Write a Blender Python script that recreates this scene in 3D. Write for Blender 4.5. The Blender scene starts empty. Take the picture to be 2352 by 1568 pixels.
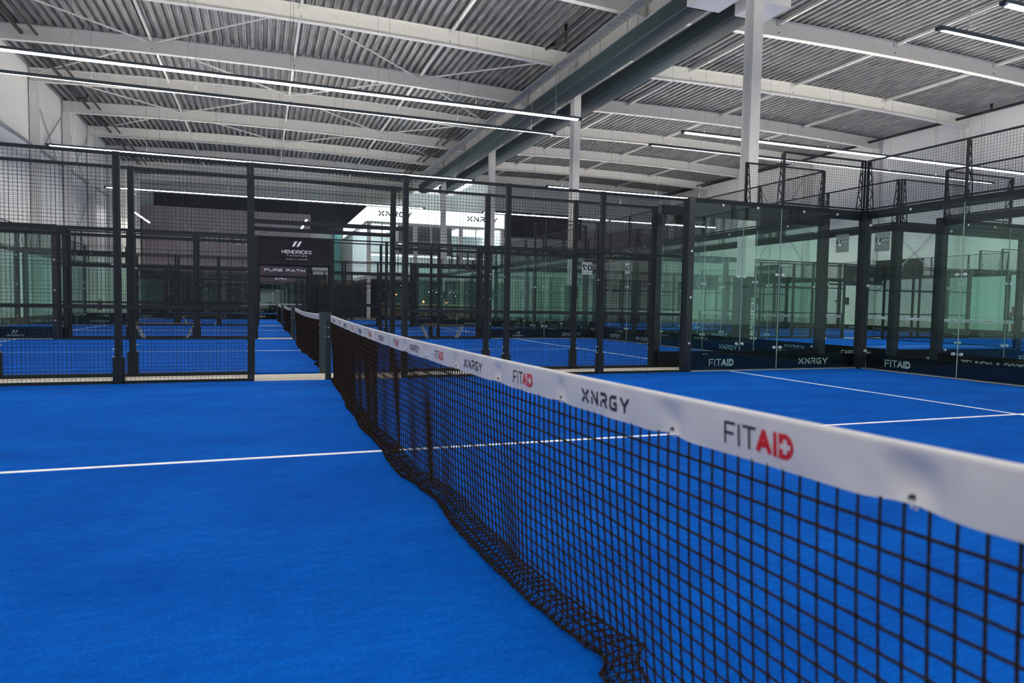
import bpy, math, random
from mathutils import Vector, Matrix

# ------------------------------------------------------------------ camera
F_PX = 1564.887
CAM = Vector((-0.9371, -5.1070, 1.1164))
YAW, PITCH, ROLL = 0.352982, -0.053624, 0.0172194
fw = Vector((math.sin(YAW)*math.cos(PITCH), math.cos(YAW)*math.cos(PITCH), math.sin(PITCH)))
rt = Vector((math.cos(YAW), -math.sin(YAW), 0))
upv = rt.cross(fw)
RT = rt*math.cos(ROLL) + upv*math.sin(ROLL)
UP = -rt*math.sin(ROLL) + upv*math.cos(ROLL)
scene = bpy.context.scene
col = scene.collection
cd = bpy.data.cameras.new('camera')
cd.sensor_width = 36.0
cd.lens = F_PX/2352*36.0
cd.clip_start = 0.05
cd.clip_end = 300
cd.dof.use_dof = True
cd.dof.focus_distance = 9.5
cd.dof.aperture_fstop = 3.2
cam = bpy.data.objects.new('camera', cd)
M = Matrix((RT, UP, -fw)).transposed().to_4x4()
M.translation = CAM
cam.matrix_world = M
col.objects.link(cam)
scene.camera = cam

# ------------------------------------------------------------------ world, exposure
w = bpy.data.worlds.new('world'); scene.world = w
w.use_nodes = True
w.node_tree.nodes['Background'].inputs[0].default_value = (0.80, 0.86, 0.92, 1)
w.node_tree.nodes['Background'].inputs[1].default_value = 0.7
scene.view_settings.view_transform = 'Standard'
scene.view_settings.look = 'None'
scene.view_settings.exposure = 1.08
scene.view_settings.gamma = 1.0
scene.view_settings.use_curve_mapping = False
scene.cycles.transparent_max_bounces = 48
scene.cycles.max_bounces = 10
scene.cycles.diffuse_bounces = 5
scene.cycles.glossy_bounces = 4
scene.cycles.sample_clamp_indirect = 6.0
scene.cycles.use_denoising = True
scene.cycles.use_light_tree = True
LIGHT_DOWN = 24.5      # emission of the strip diffusers
LIGHT_UP = 62.0        # emission of the unseen uplight added on top to brighten the roof

# ------------------------------------------------------------------ materials
def mat(name, rgb, rough=0.5, metal=0.0, spec=0.5):
    m = bpy.data.materials.new(name); m.use_nodes = True
    b = m.node_tree.nodes['Principled BSDF']
    b.inputs['Base Color'].default_value = (*rgb, 1)
    b.inputs['Roughness'].default_value = rough
    b.inputs['Metallic'].default_value = metal
    b.inputs['Specular IOR Level'].default_value = spec
    return m

def noisy(name, c1, c2, scale, rough=0.6, metal=0.0, spec=0.5, bump=0.0, stretch=(1, 1, 1), detail=4, lo=0.35, hi=0.65):
    m = mat(name, c1, rough, metal, spec)
    nt = m.node_tree; N = nt.nodes; L = nt.links
    b = N['Principled BSDF']
    tc = N.new('ShaderNodeTexCoord'); mp = N.new('ShaderNodeMapping')
    mp.inputs['Scale'].default_value = stretch
    nz = N.new('ShaderNodeTexNoise'); nz.inputs['Scale'].default_value = scale; nz.inputs['Detail'].default_value = detail
    cr = N.new('ShaderNodeValToRGB')
    cr.color_ramp.elements[0].position = lo; cr.color_ramp.elements[0].color = (*c1, 1)
    cr.color_ramp.elements[1].position = hi; cr.color_ramp.elements[1].color = (*c2, 1)
    L.new(tc.outputs['Object'], mp.inputs['Vector']); L.new(mp.outputs[0], nz.inputs['Vector'])
    L.new(nz.outputs['Fac'], cr.inputs['Fac']); L.new(cr.outputs['Color'], b.inputs['Base Color'])
    if bump:
        bp = N.new('ShaderNodeBump'); bp.inputs['Strength'].default_value = bump; bp.inputs['Distance'].default_value = 0.01
        L.new(nz.outputs['Fac'], bp.inputs['Height']); L.new(bp.outputs[0], b.inputs['Normal'])
    return m

def emit(name, rgb, strength):
    m = bpy.data.materials.new(name); m.use_nodes = True
    nt = m.node_tree; nt.nodes.clear()
    e = nt.nodes.new('ShaderNodeEmission'); o = nt.nodes.new('ShaderNodeOutputMaterial')
    e.inputs[0].default_value = (*rgb, 1); e.inputs[1].default_value = strength
    nt.links.new(e.outputs[0], o.inputs[0])
    return m

def turf_material():
    m = bpy.data.materials.new('blue_turf'); m.use_nodes = True
    nt = m.node_tree; N = nt.nodes; L = nt.links
    b = N['Principled BSDF']
    b.inputs['Roughness'].default_value = 0.85
    b.inputs['Specular IOR Level'].default_value = 0.03
    tc = N.new('ShaderNodeTexCoord')
    def noise(scale, detail, stretch=(1, 1, 1)):
        mp = N.new('ShaderNodeMapping'); mp.inputs['Scale'].default_value = stretch
        nz = N.new('ShaderNodeTexNoise'); nz.inputs['Scale'].default_value = scale; nz.inputs['Detail'].default_value = detail
        L.new(tc.outputs['Object'], mp.inputs['Vector']); L.new(mp.outputs[0], nz.inputs['Vector'])
        return nz
    def ramp(src, p0, c0, p1, c1):
        cr = N.new('ShaderNodeValToRGB')
        cr.color_ramp.elements[0].position = p0; cr.color_ramp.elements[0].color = (*c0, 1)
        cr.color_ramp.elements[1].position = p1; cr.color_ramp.elements[1].color = (*c1, 1)
        L.new(src, cr.inputs['Fac']); return cr
    def mix(fac, a, bb, typ='MIX'):
        mx = N.new('ShaderNodeMix'); mx.data_type = 'RGBA'; mx.blend_type = typ
        if isinstance(fac, float): mx.inputs[0].default_value = fac
        else: L.new(fac, mx.inputs[0])
        L.new(a, mx.inputs[6]); L.new(bb, mx.inputs[7]); return mx.outputs[2]
    fine = noise(300, 4)
    base = ramp(fine.outputs['Fac'], 0.38, (0.0006, 0.062, 0.36), 0.62, (0.0018, 0.168, 0.74))
    big = noise(0.9, 4, (1, 2.2, 1))
    bigc = ramp(big.outputs['Fac'], 0.32, (0.70, 0.72, 0.80), 0.66, (1.0, 1.0, 1.0))
    c = mix(1.0, base.outputs[0], bigc.outputs[0], 'MULTIPLY')
    brush = noise(5, 5, (1.6, 5, 1))
    brc = ramp(brush.outputs['Fac'], 0.34, (0.80, 0.80, 0.85), 0.65, (1, 1, 1))
    c = mix(1.0, c, brc.outputs[0], 'MULTIPLY')
    mid = noise(55, 3)
    mc = ramp(mid.outputs['Fac'], 0.3, (0.80, 0.80, 0.84), 0.7, (1.08, 1.12, 1.06))
    c = mix(1.0, c, mc.outputs[0], 'MULTIPLY')
    # grains of pale silica sand lying in patches
    sand = N.new('ShaderNodeTexVoronoi'); sand.inputs['Scale'].default_value = 120
    L.new(tc.outputs['Object'], sand.inputs['Vector'])
    sr = ramp(sand.outputs['Distance'], 0.035, (1, 1, 1), 0.07, (0, 0, 0))
    patch = noise(1.7, 5)
    pr = ramp(patch.outputs['Fac'], 0.50, (0, 0, 0), 0.78, (1, 1, 1))
    ml = N.new('ShaderNodeMath'); ml.operation = 'MULTIPLY'
    L.new(sr.outputs[0], ml.inputs[0]); L.new(pr.outputs[0], ml.inputs[1])
    sc = N.new('ShaderNodeRGB'); sc.outputs[0].default_value = (0.45, 0.55, 0.52, 1)
    c = mix(ml.outputs[0], c, sc.outputs[0])
    L.new(c, b.inputs['Base Color'])
    bp = N.new('ShaderNodeBump'); bp.inputs['Strength'].default_value = 0.55; bp.inputs['Distance'].default_value = 0.006
    L.new(fine.outputs['Fac'], bp.inputs['Height']); L.new(bp.outputs[0], b.inputs['Normal'])
    return m

def glass_material():
    m = bpy.data.materials.new('green_tinted_glass'); m.use_nodes = True
    nt = m.node_tree; N = nt.nodes; L = nt.links; N.clear()
    o = N.new('ShaderNodeOutputMaterial'); mx = N.new('ShaderNodeMixShader')
    t = N.new('ShaderNodeBsdfTransparent'); g = N.new('ShaderNodeBsdfGlossy')
    t.inputs[0].default_value = (0.928, 0.984, 0.963, 1)
    g.inputs['Color'].default_value = (0.9, 1, 0.96, 1); g.inputs['Roughness'].default_value = 0.0
    lw = N.new('ShaderNodeLayerWeight'); lw.inputs['Blend'].default_value = 0.5
    pw = N.new('ShaderNodeMath'); pw.operation = 'POWER'; pw.inputs[1].default_value = 5.0
    ma = N.new('ShaderNodeMath'); ma.operation = 'MULTIPLY_ADD'; ma.inputs[1].default_value = 0.96; ma.inputs[2].default_value = 0.02
    L.new(lw.outputs['Facing'], pw.inputs[0]); L.new(pw.outputs[0], ma.inputs[0])
    L.new(ma.outputs[0], mx.inputs[0]); L.new(t.outputs[0], mx.inputs[1]); L.new(g.outputs[0], mx.inputs[2])
    L.new(mx.outputs[0], o.inputs[0])
    return m

def wall_material(name, rgb, pitch):
    m = mat(name, rgb, 0.55)
    nt = m.node_tree; N = nt.nodes; L = nt.links
    b = N['Principled BSDF']
    tc = N.new('ShaderNodeTexCoord'); sp = N.new('ShaderNodeSeparateXYZ')
    L.new(tc.outputs['Object'], sp.inputs[0])
    md = N.new('ShaderNodeMath'); md.operation = 'PINGPONG'; md.inputs[1].default_value = pitch/2
    L.new(sp.outputs['Z'], md.inputs[0])
    cr = N.new('ShaderNodeMapRange'); cr.inputs['From Min'].default_value = 0.0; cr.inputs['From Max'].default_value = 0.02
    L.new(md.outputs[0], cr.inputs['Value'])
    rb = N.new('ShaderNodeMath'); rb.operation = 'PINGPONG'; rb.inputs[1].default_value = 0.06
    L.new(sp.outputs['Z'], rb.inputs[0])
    ad = N.new('ShaderNodeMath'); ad.operation = 'MULTIPLY_ADD'; ad.inputs[1].default_value = 0.35
    L.new(rb.outputs[0], ad.inputs[0]); 
    m2 = N.new('ShaderNodeMath'); m2.operation = 'MULTIPLY'; m2.inputs[1].default_value = 0.02
    L.new(cr.outputs[0], m2.inputs[0]); L.new(m2.outputs[0], ad.inputs[2])
    bp = N.new('ShaderNodeBump'); bp.inputs['Strength'].default_value = 0.5; bp.inputs['Distance'].default_value = 0.5
    L.new(ad.outputs[0], bp.inputs['Height']); L.new(bp.outputs[0], b.inputs['Normal'])
    return m

MT = {}
MT['turf'] = turf_material()
MT['line'] = noisy('white_line_paint', (0.78, 0.82, 0.86), (0.92, 0.94, 0.96), 60, 0.8)
MT['concrete'] = noisy('beige_concrete', (0.36, 0.33, 0.28), (0.50, 0.47, 0.41), 25, 0.8, bump=0.2)
MT['floor'] = noisy('grey_hall_floor', (0.20, 0.21, 0.21), (0.28, 0.28, 0.27), 3, 0.45)
MT['black'] = noisy('black_powder_coat', (0.011, 0.016, 0.019), (0.015, 0.020, 0.023), 40, 0.45, spec=0.22)
MT['wire'] = mat('black_wire', (0.010, 0.014, 0.017), 0.5, 0, .3)
MT['plate'] = mat('glossy_black_plate', (0.008, 0.010, 0.013), 0.25)
MT['netpost'] = mat('dark_green_post', (0.010, 0.024, 0.026), 0.4)
MT['glass'] = glass_material()
MT['joint'] = mat('pale_glass_edge', (0.30, 0.38, 0.36), 0.3)
MT['board'] = noisy('black_board', (0.003, 0.005, 0.008), (0.005, 0.007, 0.011), 5, 0.5, spec=0.12)
MT['greytext'] = mat('grey_print', (0.42, 0.50, 0.50), 0.6)
MT['whitetext'] = mat('white_print', (0.90, 0.90, 0.90), 0.6)
MT['blacktext'] = mat('black_print', (0.010, 0.016, 0.022), 0.6)
MT['redtext'] = mat('red_print', (0.58, 0.006, 0.014), 0.6)
MT['cream'] = noisy('cream_steel_paint', (0.70, 0.69, 0.65), (0.75, 0.74, 0.70), 6, 0.42)
MT['whitecol'] = noisy('white_column_paint', (0.74, 0.73, 0.70), (0.79, 0.78, 0.75), 4, 0.4)
MT['deck'] = noisy('galvanised_deck', (0.19, 0.195, 0.20), (0.36, 0.36, 0.36), 2.5, 0.38, metal=0.55, stretch=(6, 0.5, 1))
MT['zinc'] = noisy('zinc_plated_steel', (0.34, 0.37, 0.39), (0.48, 0.50, 0.52), 30, 0.4, metal=0.6)
MT['silver'] = mat('silver_bolt', (0.65, 0.66, 0.66), 0.3, 0.7)
MT['wall'] = wall_material('white_wall_cladding', (0.88, 0.88, 0.85), 1.1)
MT['endwall'] = wall_material('pale_end_wall', (0.55, 0.60, 0.59), 1.1)
MT['clad'] = noisy('black_cladding', (0.008, 0.010, 0.016), (0.014, 0.017, 0.024), 4, 0.6)
MT['duct'] = noisy('teal_duct_fabric', (0.016, 0.037, 0.043), (0.024, 0.050, 0.056), 7, 0.6, bump=0.5, stretch=(1, 3, 1))
MT['pipe'] = mat('black_pipe', (0.012, 0.014, 0.016), 0.4)
MT['housing'] = mat('dark_luminaire_housing', (0.05, 0.07, 0.08), 0.4)
MT['lamp'] = emit('light_diffuser', (1.0, 0.955, 0.90), LIGHT_DOWN)
MT['lamp_far'] = emit('end_light_diffuser', (1.0, 0.955, 0.90), LIGHT_DOWN*2.2)
MT['roof_fill'] = emit('added_uplight_glow', (1.0, 0.94, 0.84), LIGHT_UP)
MT['cable'] = mat('steel_cable', (0.16, 0.17, 0.17), 0.5, 0.3)
MT['net'] = noisy('black_net_cord', (0.004, 0.004, 0.004), (0.034, 0.021, 0.014), 150, 0.8, spec=0.1)  # brown flecks put lit highlights into the black cord colour
MT['tape'] = noisy('white_vinyl_tape', (0.58, 0.57, 0.575), (0.63, 0.62, 0.62), 9, 0.5, bump=0.08)
MT['purple'] = noisy('grey_purple_banner', (0.36, 0.305, 0.33), (0.43, 0.365, 0.39), 1.2, 0.7, stretch=(6, 6, 0.2))
MT['darkbanner'] = noisy('dark_banner', (0.020, 0.016, 0.019), (0.028, 0.023, 0.027), 3, 0.7, spec=0.2)
MT['gatepurple'] = noisy('purple_gate_banner', (0.085, 0.066, 0.080), (0.105, 0.083, 0.098), 3, 0.7, spec=0.2)
MT['wood'] = noisy('brown_wood', (0.16, 0.075, 0.04), (0.30, 0.15, 0.08), 8, 0.5, stretch=(1, 1, 8))
MT['lightwood'] = noisy('light_wood', (0.42, 0.28, 0.16), (0.55, 0.38, 0.22), 8, 0.5, stretch=(1, 1, 8))
MT['red'] = mat('red_enamel', (0.30, 0.012, 0.012), 0.35)
MT['greyplate'] = mat('grey_plate', (0.20, 0.24, 0.235), 0.5)
MT['whiteplate'] = mat('white_plate', (0.72, 0.76, 0.74), 0.5)
MT['fascia'] = emit('backlit_fascia', (0.86, 0.97, 1.0), 1.25)
MT['screen'] = emit('lit_screen', (0.55, 0.85, 1.0), 1.3)
MT['lounge'] = emit('lit_lounge_ceiling', (0.85, 0.97, 1.0), 2.2)
MT['warmlamp'] = emit('warm_lamp', (1.0, 0.33, 0.14), 2.5)
MT['whitelamp'] = emit('small_white_lamp', (1.0, 0.98, 0.92), 9.0)
MT['tealwall'] = mat('teal_painted_wall', (0.16, 0.42, 0.42), 0.6)
MT['darkroom'] = noisy('dark_interior', (0.022, 0.028, 0.030), (0.035, 0.040, 0.040), 3, 0.6)
MT['lobby'] = mat('pale_lounge_wall', (0.55, 0.62, 0.63), 0.6)
MT['darkwrap'] = noisy('dark_column_wrap', (0.016, 0.018, 0.019), (0.026, 0.029, 0.030), 12, 0.7, spec=0.1)

# ------------------------------------------------------------------ mesh helpers
class MB:
    def __init__(s): s.v = []; s.f = []; s.sm = False
    def box(s, x0, x1, y0, y1, z0, z1):
        b = len(s.v)
        s.v += [(x0, y0, z0), (x1, y0, z0), (x1, y1, z0), (x0, y1, z0), (x0, y0, z1), (x1, y0, z1), (x1, y1, z1), (x0, y1, z1)]
        s.f += [(b, b+3, b+2, b+1), (b+4, b+5, b+6, b+7), (b, b+1, b+5, b+4), (b+1, b+2, b+6, b+5), (b+2, b+3, b+7, b+6), (b+3, b, b+4, b+7)]
        return s
    def bar(s, p, q, w, h=None, caps=True):
        """square bar between two points"""
        h = h or w
        p = Vector(p); q = Vector(q); d = (q-p).normalized()
        a = Vector((0, 0, 1)) if abs(d.z) < 0.9 else Vector((0, 1, 0))
        sx = d.cross(a).normalized()*w/2; sy = d.cross(sx).normalized()*h/2
        b = len(s.v)
        for c in (p, q):
            for i, j in ((-1, -1), (1, -1), (1, 1), (-1, 1)): s.v.append(tuple(c+sx*i+sy*j))
        for i in range(4): s.f.append((b+i, b+(i+1) % 4, b+4+(i+1) % 4, b+4+i))
        if caps: s.f += [(b+3, b+2, b+1, b), (b+4, b+5, b+6, b+7)]
        return s
    def tube(s, pts, r, n=8, caps=True):
        pts = [Vector(p) for p in pts]; rings = []
        prev = None
        for i, p in enumerate(pts):
            d = (pts[min(i+1, len(pts)-1)]-pts[max(i-1, 0)]).normalized()
            if prev is None:
                a = Vector((0, 0, 1)) if abs(d.z) < 0.9 else Vector((0, 1, 0))
                sx = d.cross(a).normalized()
            else:
                sx = (prev - d*prev.dot(d)).normalized()
            prev = sx; sy = d.cross(sx)
            b = len(s.v); rings.append(b)
            for k in range(n):
                t = 2*math.pi*k/n
                s.v.append(tuple(p+sx*math.cos(t)*r+sy*math.sin(t)*r))
        for a, b in zip(rings, rings[1:]):
            for k in range(n): s.f.append((a+k, a+(k+1) % n, b+(k+1) % n, b+k))
        if caps:
            s.f.append(tuple(rings[0]+k for k in range(n))[::-1]); s.f.append(tuple(rings[-1]+k for k in range(n)))
        return s
    def disc(s, c, axis, r, t, n=12):
        axis = Vector(axis).normalized(); c = Vector(c)
        return s.tube([c-axis*t/2, c+axis*t/2], r, n)
    def prism(s, poly, y0, y1):
        """poly in x,z extruded along y"""
        b = len(s.v); n = len(poly)
        for y in (y0, y1):
            for x, z in poly: s.v.append((x, y, z))
        for i in range(n): s.f.append((b+i, b+(i+1) % n, b+n+(i+1) % n, b+n+i))
        s.f.append(tuple(range(b+n-1, b-1, -1))); s.f.append(tuple(range(b+n, b+2*n)))
        return s
    def quad(s, a, b_, c, d):
        b = len(s.v); s.v += [tuple(a), tuple(b_), tuple(c), tuple(d)]; s.f.append((b, b+1, b+2, b+3)); return s
    def build(s, name, m, parent=None, smooth=False):
        me = bpy.data.meshes.new(name); me.from_pydata(s.v, [], s.f); me.update()
        me.materials.append(MT[m] if isinstance(m, str) else m)
        if smooth:
            for p in me.polygons: p.use_smooth = True
        o = bpy.data.objects.new(name, me); col.objects.link(o)
        if parent: o.parent = parent
        return o

def empty(name, loc, rz=0.0):
    o = bpy.data.objects.new(name, None); o.empty_display_size = 0.3
    o.location = loc; o.rotation_euler = (0, 0, rz); col.objects.link(o); return o
def tag(o, label=None, cat=None, group=None, kind=None):
    if label: o['label'] = label
    if cat: o['category'] = cat
    if group: o['group'] = group
    if kind: o['kind'] = kind
    return o
def struct(o): o['kind'] = 'structure'; return o
def copy_tree(o, parent=None):
    c = o.copy(); col.objects.link(c); c.parent = parent
    for ch in o.children: copy_tree(ch, c)
    return c
def drop_tree(o):
    for ch in list(o.children): drop_tree(ch)
    bpy.data.objects.remove(o)
def seen(pts, margin=260):
    """is any of the points (or what lies between them) inside the photograph's field?"""
    us = []; vs = []; front = False
    for p in pts:
        d = Vector(p)-CAM; z = d.dot(fw)
        if z < 0.3:
            continue
        front = True
        us.append(1176+F_PX*d.dot(RT)/z); vs.append(784-F_PX*d.dot(UP)/z)
    if not front: return False
    return max(us) > -margin and min(us) < 2352+margin and max(vs) > -margin and min(vs) < 1568+margin

# ------------------------------------------------------------------ stroke lettering
G = {
 'A': (.8, [[(0, 0), (.4, 1), (.8, 0)], [(.15, .33), (.65, .33)]]),
 'B': (.7, [[(0, 0), (0, 1), (.55, 1), (.65, .88), (.65, .62), (.52, .52), (0, .52)], [(.52, .52), (.7, .4), (.7, .12), (.55, 0), (0, 0)]]),
 'C': (.75, [[(.75, .82), (.58, 1), (.18, 1), (0, .8), (0, .2), (.18, 0), (.58, 0), (.75, .18)]]),
 'D': (.75, [[(0, 0), (0, 1), (.5, 1), (.75, .75), (.75, .25), (.5, 0), (0, 0)]]),
 'E': (.65, [[(.65, 1), (0, 1), (0, 0), (.65, 0)], [(0, .5), (.58, .5)]]),
 'F': (.62, [[(.62, 1), (0, 1), (0, 0)], [(0, .5), (.52, .5)]]),
 'G': (.78, [[(.75, .84), (.58, 1), (.18, 1), (0, .8), (0, .2), (.18, 0), (.6, 0), (.78, .2), (.78, .45), (.45, .45)]]),
 'H': (.72, [[(0, 0), (0, 1)], [(.72, 0), (.72, 1)], [(0, .5), (.72, .5)]]),
 'I': (.0, [[(0, 0), (0, 1)]]),
 'K': (.7, [[(0, 0), (0, 1)], [(.68, 1), (.05, .48), (.7, 0)]]),
 'L': (.6, [[(0, 1), (0, 0), (.6, 0)]]),
 'M': (.85, [[(0, 0), (0, 1), (.425, .35), (.85, 1), (.85, 0)]]),
 'N': (.75, [[(0, 0), (0, 1), (.75, 0), (.75, 1)]]),
 'O': (.85, [[(.22, 0), (0, .25), (0, .75), (.22, 1), (.63, 1), (.85, .75), (.85, .25), (.63, 0), (.22, 0)]]),
 'P': (.7, [[(0, 0), (0, 1), (.52, 1), (.7, .86), (.7, .56), (.52, .42), (0, .42)]]),
 'R': (.7, [[(0, 0), (0, 1), (.52, 1), (.7, .86), (.7, .58), (.52, .45), (0, .45)], [(.38, .45), (.7, 0)]]),
 'S': (.7, [[(.7, .84), (.55, 1), (.15, 1), (0, .86), (0, .64), (.15, .52), (.55, .48), (.7, .36), (.7, .14), (.55, 0), (.15, 0), (0, .16)]]),
 'T': (.75, [[(0, 1), (.75, 1)], [(.375, 1), (.375, 0)]]),
 'U': (.75, [[(0, 1), (0, .2), (.18, 0), (.57, 0), (.75, .2), (.75, 1)]]),
 'V': (.75, [[(0, 1), (.375, 0), (.75, 1)]]),
 'Y': (.75, [[(0, 1), (.375, .5), (.75, 1)], [(.375, .5), (.375, 0)]]),
 'Z': (.7, [[(0, 1), (.7, 1), (0, 0), (.7, 0)]]),
 '&': (.8, [[(.8, 0), (.15, .75), (.2, .95), (.4, 1), (.55, .85), (.45, .65), (.05, .35), (.05, .12), (.22, 0), (.5, .05), (.78, .45)]]),
 '.': (.05, [[(0, 0), (.02, 0)]]),
 '0': (.7, [[(.18, 0), (0, .25), (0, .75), (.18, 1), (.52, 1), (.7, .75), (.7, .25), (.52, 0), (.18, 0)]]),
 '6': (.7, [[(.6, 1), (.2, .8), (0, .4), (0, .15), (.18, 0), (.52, 0), (.7, .18), (.7, .42), (.52, .57), (.18, .57), (.03, .42)]]),
 '7': (.7, [[(0, 1), (.7, 1), (.25, 0)]]),
 '9': (.7, [[(.1, 0), (.5, .2), (.7, .6), (.7, .85), (.52, 1), (.18, 1), (0, .82), (0, .58), (.18, .43), (.52, .43), (.67, .58)]]),
 ' ': (.35, []),
 # spaced cut-stroke letters of the drinks logo
 'x': (.85, [[(0, 1), (.30, .62)], [(.85, 1), (.55, .62)], [(0, 0), (.30, .38)], [(.85, 0), (.55, .38)]]),
 'n': (.78, [[(0, 0), (0, .42)], [(0, 1), (.78, .02)], [(.78, 1), (.78, .02)]]),
 'r': (.75, [[(0, 1), (.58, 1), (.75, .84), (.75, .62), (.58, .47), (.2, .47)], [(.5, .42), (.75, 0)], [(0, 0), (0, .30)]]),
 'g': (.78, [[(.74, .98), (.2, .98), (0, .78), (0, .22), (.2, 0), (.76, 0), (.76, .46), (.5, .46)]]),
 'y': (.85, [[(0, 1), (.32, .56)], [(.85, 1), (.43, .42), (.43, 0)]]),
}
def text_strokes(txt, h, w, gap=0.28, wide=1.0, italic=0.0):
    """list of quads (4 uv points) centred on u=0, baseline v=0, height h"""
    u = 0; out = []
    for i, ch in enumerate(txt):
        wd, pl = G[ch]
        for line in pl:
            for (x0, y0), (x1, y1) in zip(line, line[1:]):
                ax, ay = (u+x0*wide)*h+italic*y0*h, y0*h*(1-w/h)+w/2
                bx, by = (u+x1*wide)*h+italic*y1*h, y1*h*(1-w/h)+w/2
                L = math.hypot(bx-ax, by-ay) or 1e-6
                dx, dy = (bx-ax)/L, (by-ay)/L
                e = w*0.32
                ax -= dx*e; ay -= dy*e; bx += dx*e; by += dy*e; L += 2*e
                n = max(1, int(L/(h*0.25)))
                for k in range(n):
                    t0, t1 = k/n, (k+1)/n
                    p = (ax+(bx-ax)*t0, ay+(by-ay)*t0); q = (ax+(bx-ax)*t1, ay+(by-ay)*t1)
                    nx, ny = -dy*w/2, dx*w/2
                    out.append([(p[0]-nx, p[1]-ny), (q[0]-nx, q[1]-ny), (q[0]+nx, q[1]+ny), (p[0]+nx, p[1]+ny)])
        u += wd*wide+gap
    half = (u-gap)*h/2
    return [[(a-half, b) for a, b in q] for q in out], half*2
def add_quads(mb, quads, fn):
    for q in quads: mb.quad(*[fn(a, b) for a, b in q])
def flat(origin, U, V, off=0.0):
    o = Vector(origin); U = Vector(U); V = Vector(V); n = U.cross(V)*off
    return lambda a, b: o+U*a+V*b+n
def fitaid(h, fn_dark, fn_red, fn_hole):
    """writes the FIT / AID mark: thin FIT, heavy AI, solid D with a cross cut out"""
    q, wd = text_strokes('FIT', h, h*.13, .27)
    x0 = -wd/2
    tot = wd+.12*h+.8*h+.16*h+.16*h+.12*h+.78*h
    sh = -tot/2-x0
    fn_dark([[(a+sh, b) for a, b in k] for k in q])
    x = -tot/2+wd+.10*h
    qa, wa = text_strokes('A', h, h*.24, 0, .85)
    sh2 = x+wa/2+h*.06
    red = [[(a+sh2, b) for a, b in k] for k in qa]
    x = sh2+wa/2+h*.2
    red.append([(x, 0), (x+.2*h, 0), (x+.2*h, h), (x, h)])
    x += .3*h
    D = [(0, 0), (.45, 0), (.68, .14), (.8, .38), (.8, .62), (.68, .86), (.45, 1), (0, 1)]
    for i in range(4):
        a = D[i]; b = D[i+1]; c = D[6-i]; d = D[7-i]
        red.append([(x+a[0]*h, a[1]*h), (x+b[0]*h, b[1]*h), (x+c[0]*h, c[1]*h), (x+d[0]*h, d[1]*h)])
    fn_red(red)
    cx, cy, a, b = x+.38*h, .5*h, .1*h, .28*h
    fn_hole([[(cx-a, cy-b), (cx+a, cy-b), (cx+a, cy+b), (cx-a, cy+b)], [(cx-b, cy-a), (cx-a, cy-a), (cx-a, cy+a), (cx-b, cy+a)],
             [(cx+a, cy-a), (cx+b, cy-a), (cx+b, cy+a), (cx+a, cy+a)]])
def yacht_logo(s):
    """two slanting wave ribbons"""
    out = []
    for k in (0, 1):
        pts = []
        for i in range(9):
            t = i/8
            x = t*0.75+k*0.75-0.75; y = 0.5-0.5*math.cos(math.pi*t)
            pts.append((x, y, 0.10+0.12*math.sin(math.pi*t)))
        for (x0, y0, w0), (x1, y1, w1) in zip(pts, pts[1:]):
            out.append([((x0-w0)*s, y0*s), ((x0+w0)*s, y0*s), ((x1+w1)*s, y1*s), ((x1-w1)*s, y1*s)])
    return out

# ------------------------------------------------------------------ the hall
HALL_Y0 = -26.0
YL, YR = 61.5, 50.0                        # far end of the left and the right bay
XL, XC, XR = -10.6, 11.1, 33.5
mb = MB(); mb.box(XL, XR, HALL_Y0, YL, -0.16, -0.04)
struct(mb.build('floor', 'floor'))
mb = MB(); mb.box(XL-.2, XL, HALL_Y0, YL+.2, -.16, 11.75); struct(mb.build('wall_left', 'wall'))
mb = MB(); mb.box(XR, XR+.2, HALL_Y0, YR+.2, -.16, 11.75); struct(mb.build('wall_right', 'wall'))
mb = MB(); mb.box(XL, XC+6, YL, YL+.2, -.16, 11.9); struct(mb.build('wall_far_left', 'endwall'))
mb = MB(); mb.box(XC+6, XR, YR, YR+.2, -.16, 11.9); struct(mb.build('wall_far_right', 'endwall'))
mb = MB(); mb.box(XC+5.9, XC+6.0, YR, YL, -.16, 11.9); struct(mb.build('wall_inner', 'endwall'))

def arch(x):
    """underside of the roof deck (top of the beams)"""
    if x < XC: m, hw = (XL+XC)/2, (XC-XL)/2
    else: m, hw = (XR+XC)/2, (XR-XC)/2
    return 11.26+0.26*(1-((x-m)/hw)**2)
def deck(x0, x1, y0, y1, name):
    mb = MB(); pitch = 0.31; n = int((x1-x0)/pitch); prof = []
    for i in range(n+1):
        x = x0+i*(x1-x0)/n
        for dx, dz in ((0, 0), (.075, 0), (.085, .012), (.095, 0), (.14, 0), (.175, .155), (.215, .155), (.225, .143), (.235, .155), (.275, .155)):
            if x+dx <= x1: prof.append((x+dx, arch(min(x+dx, x1-.001))+dz))
    ys = [y0, y1]
    for y in ys: mb.v += [(x, y, z) for x, z in prof]
    k = len(prof)
    for i in range(k-1): mb.f.append((i, i+k, i+k+1, i+1))
    o = mb.build(name, 'deck'); struct(o)
deck(XL, XC, HALL_Y0, YL, 'ceiling')
deck(XC, XR, HALL_Y0, YR, 'ceiling_right')

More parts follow.
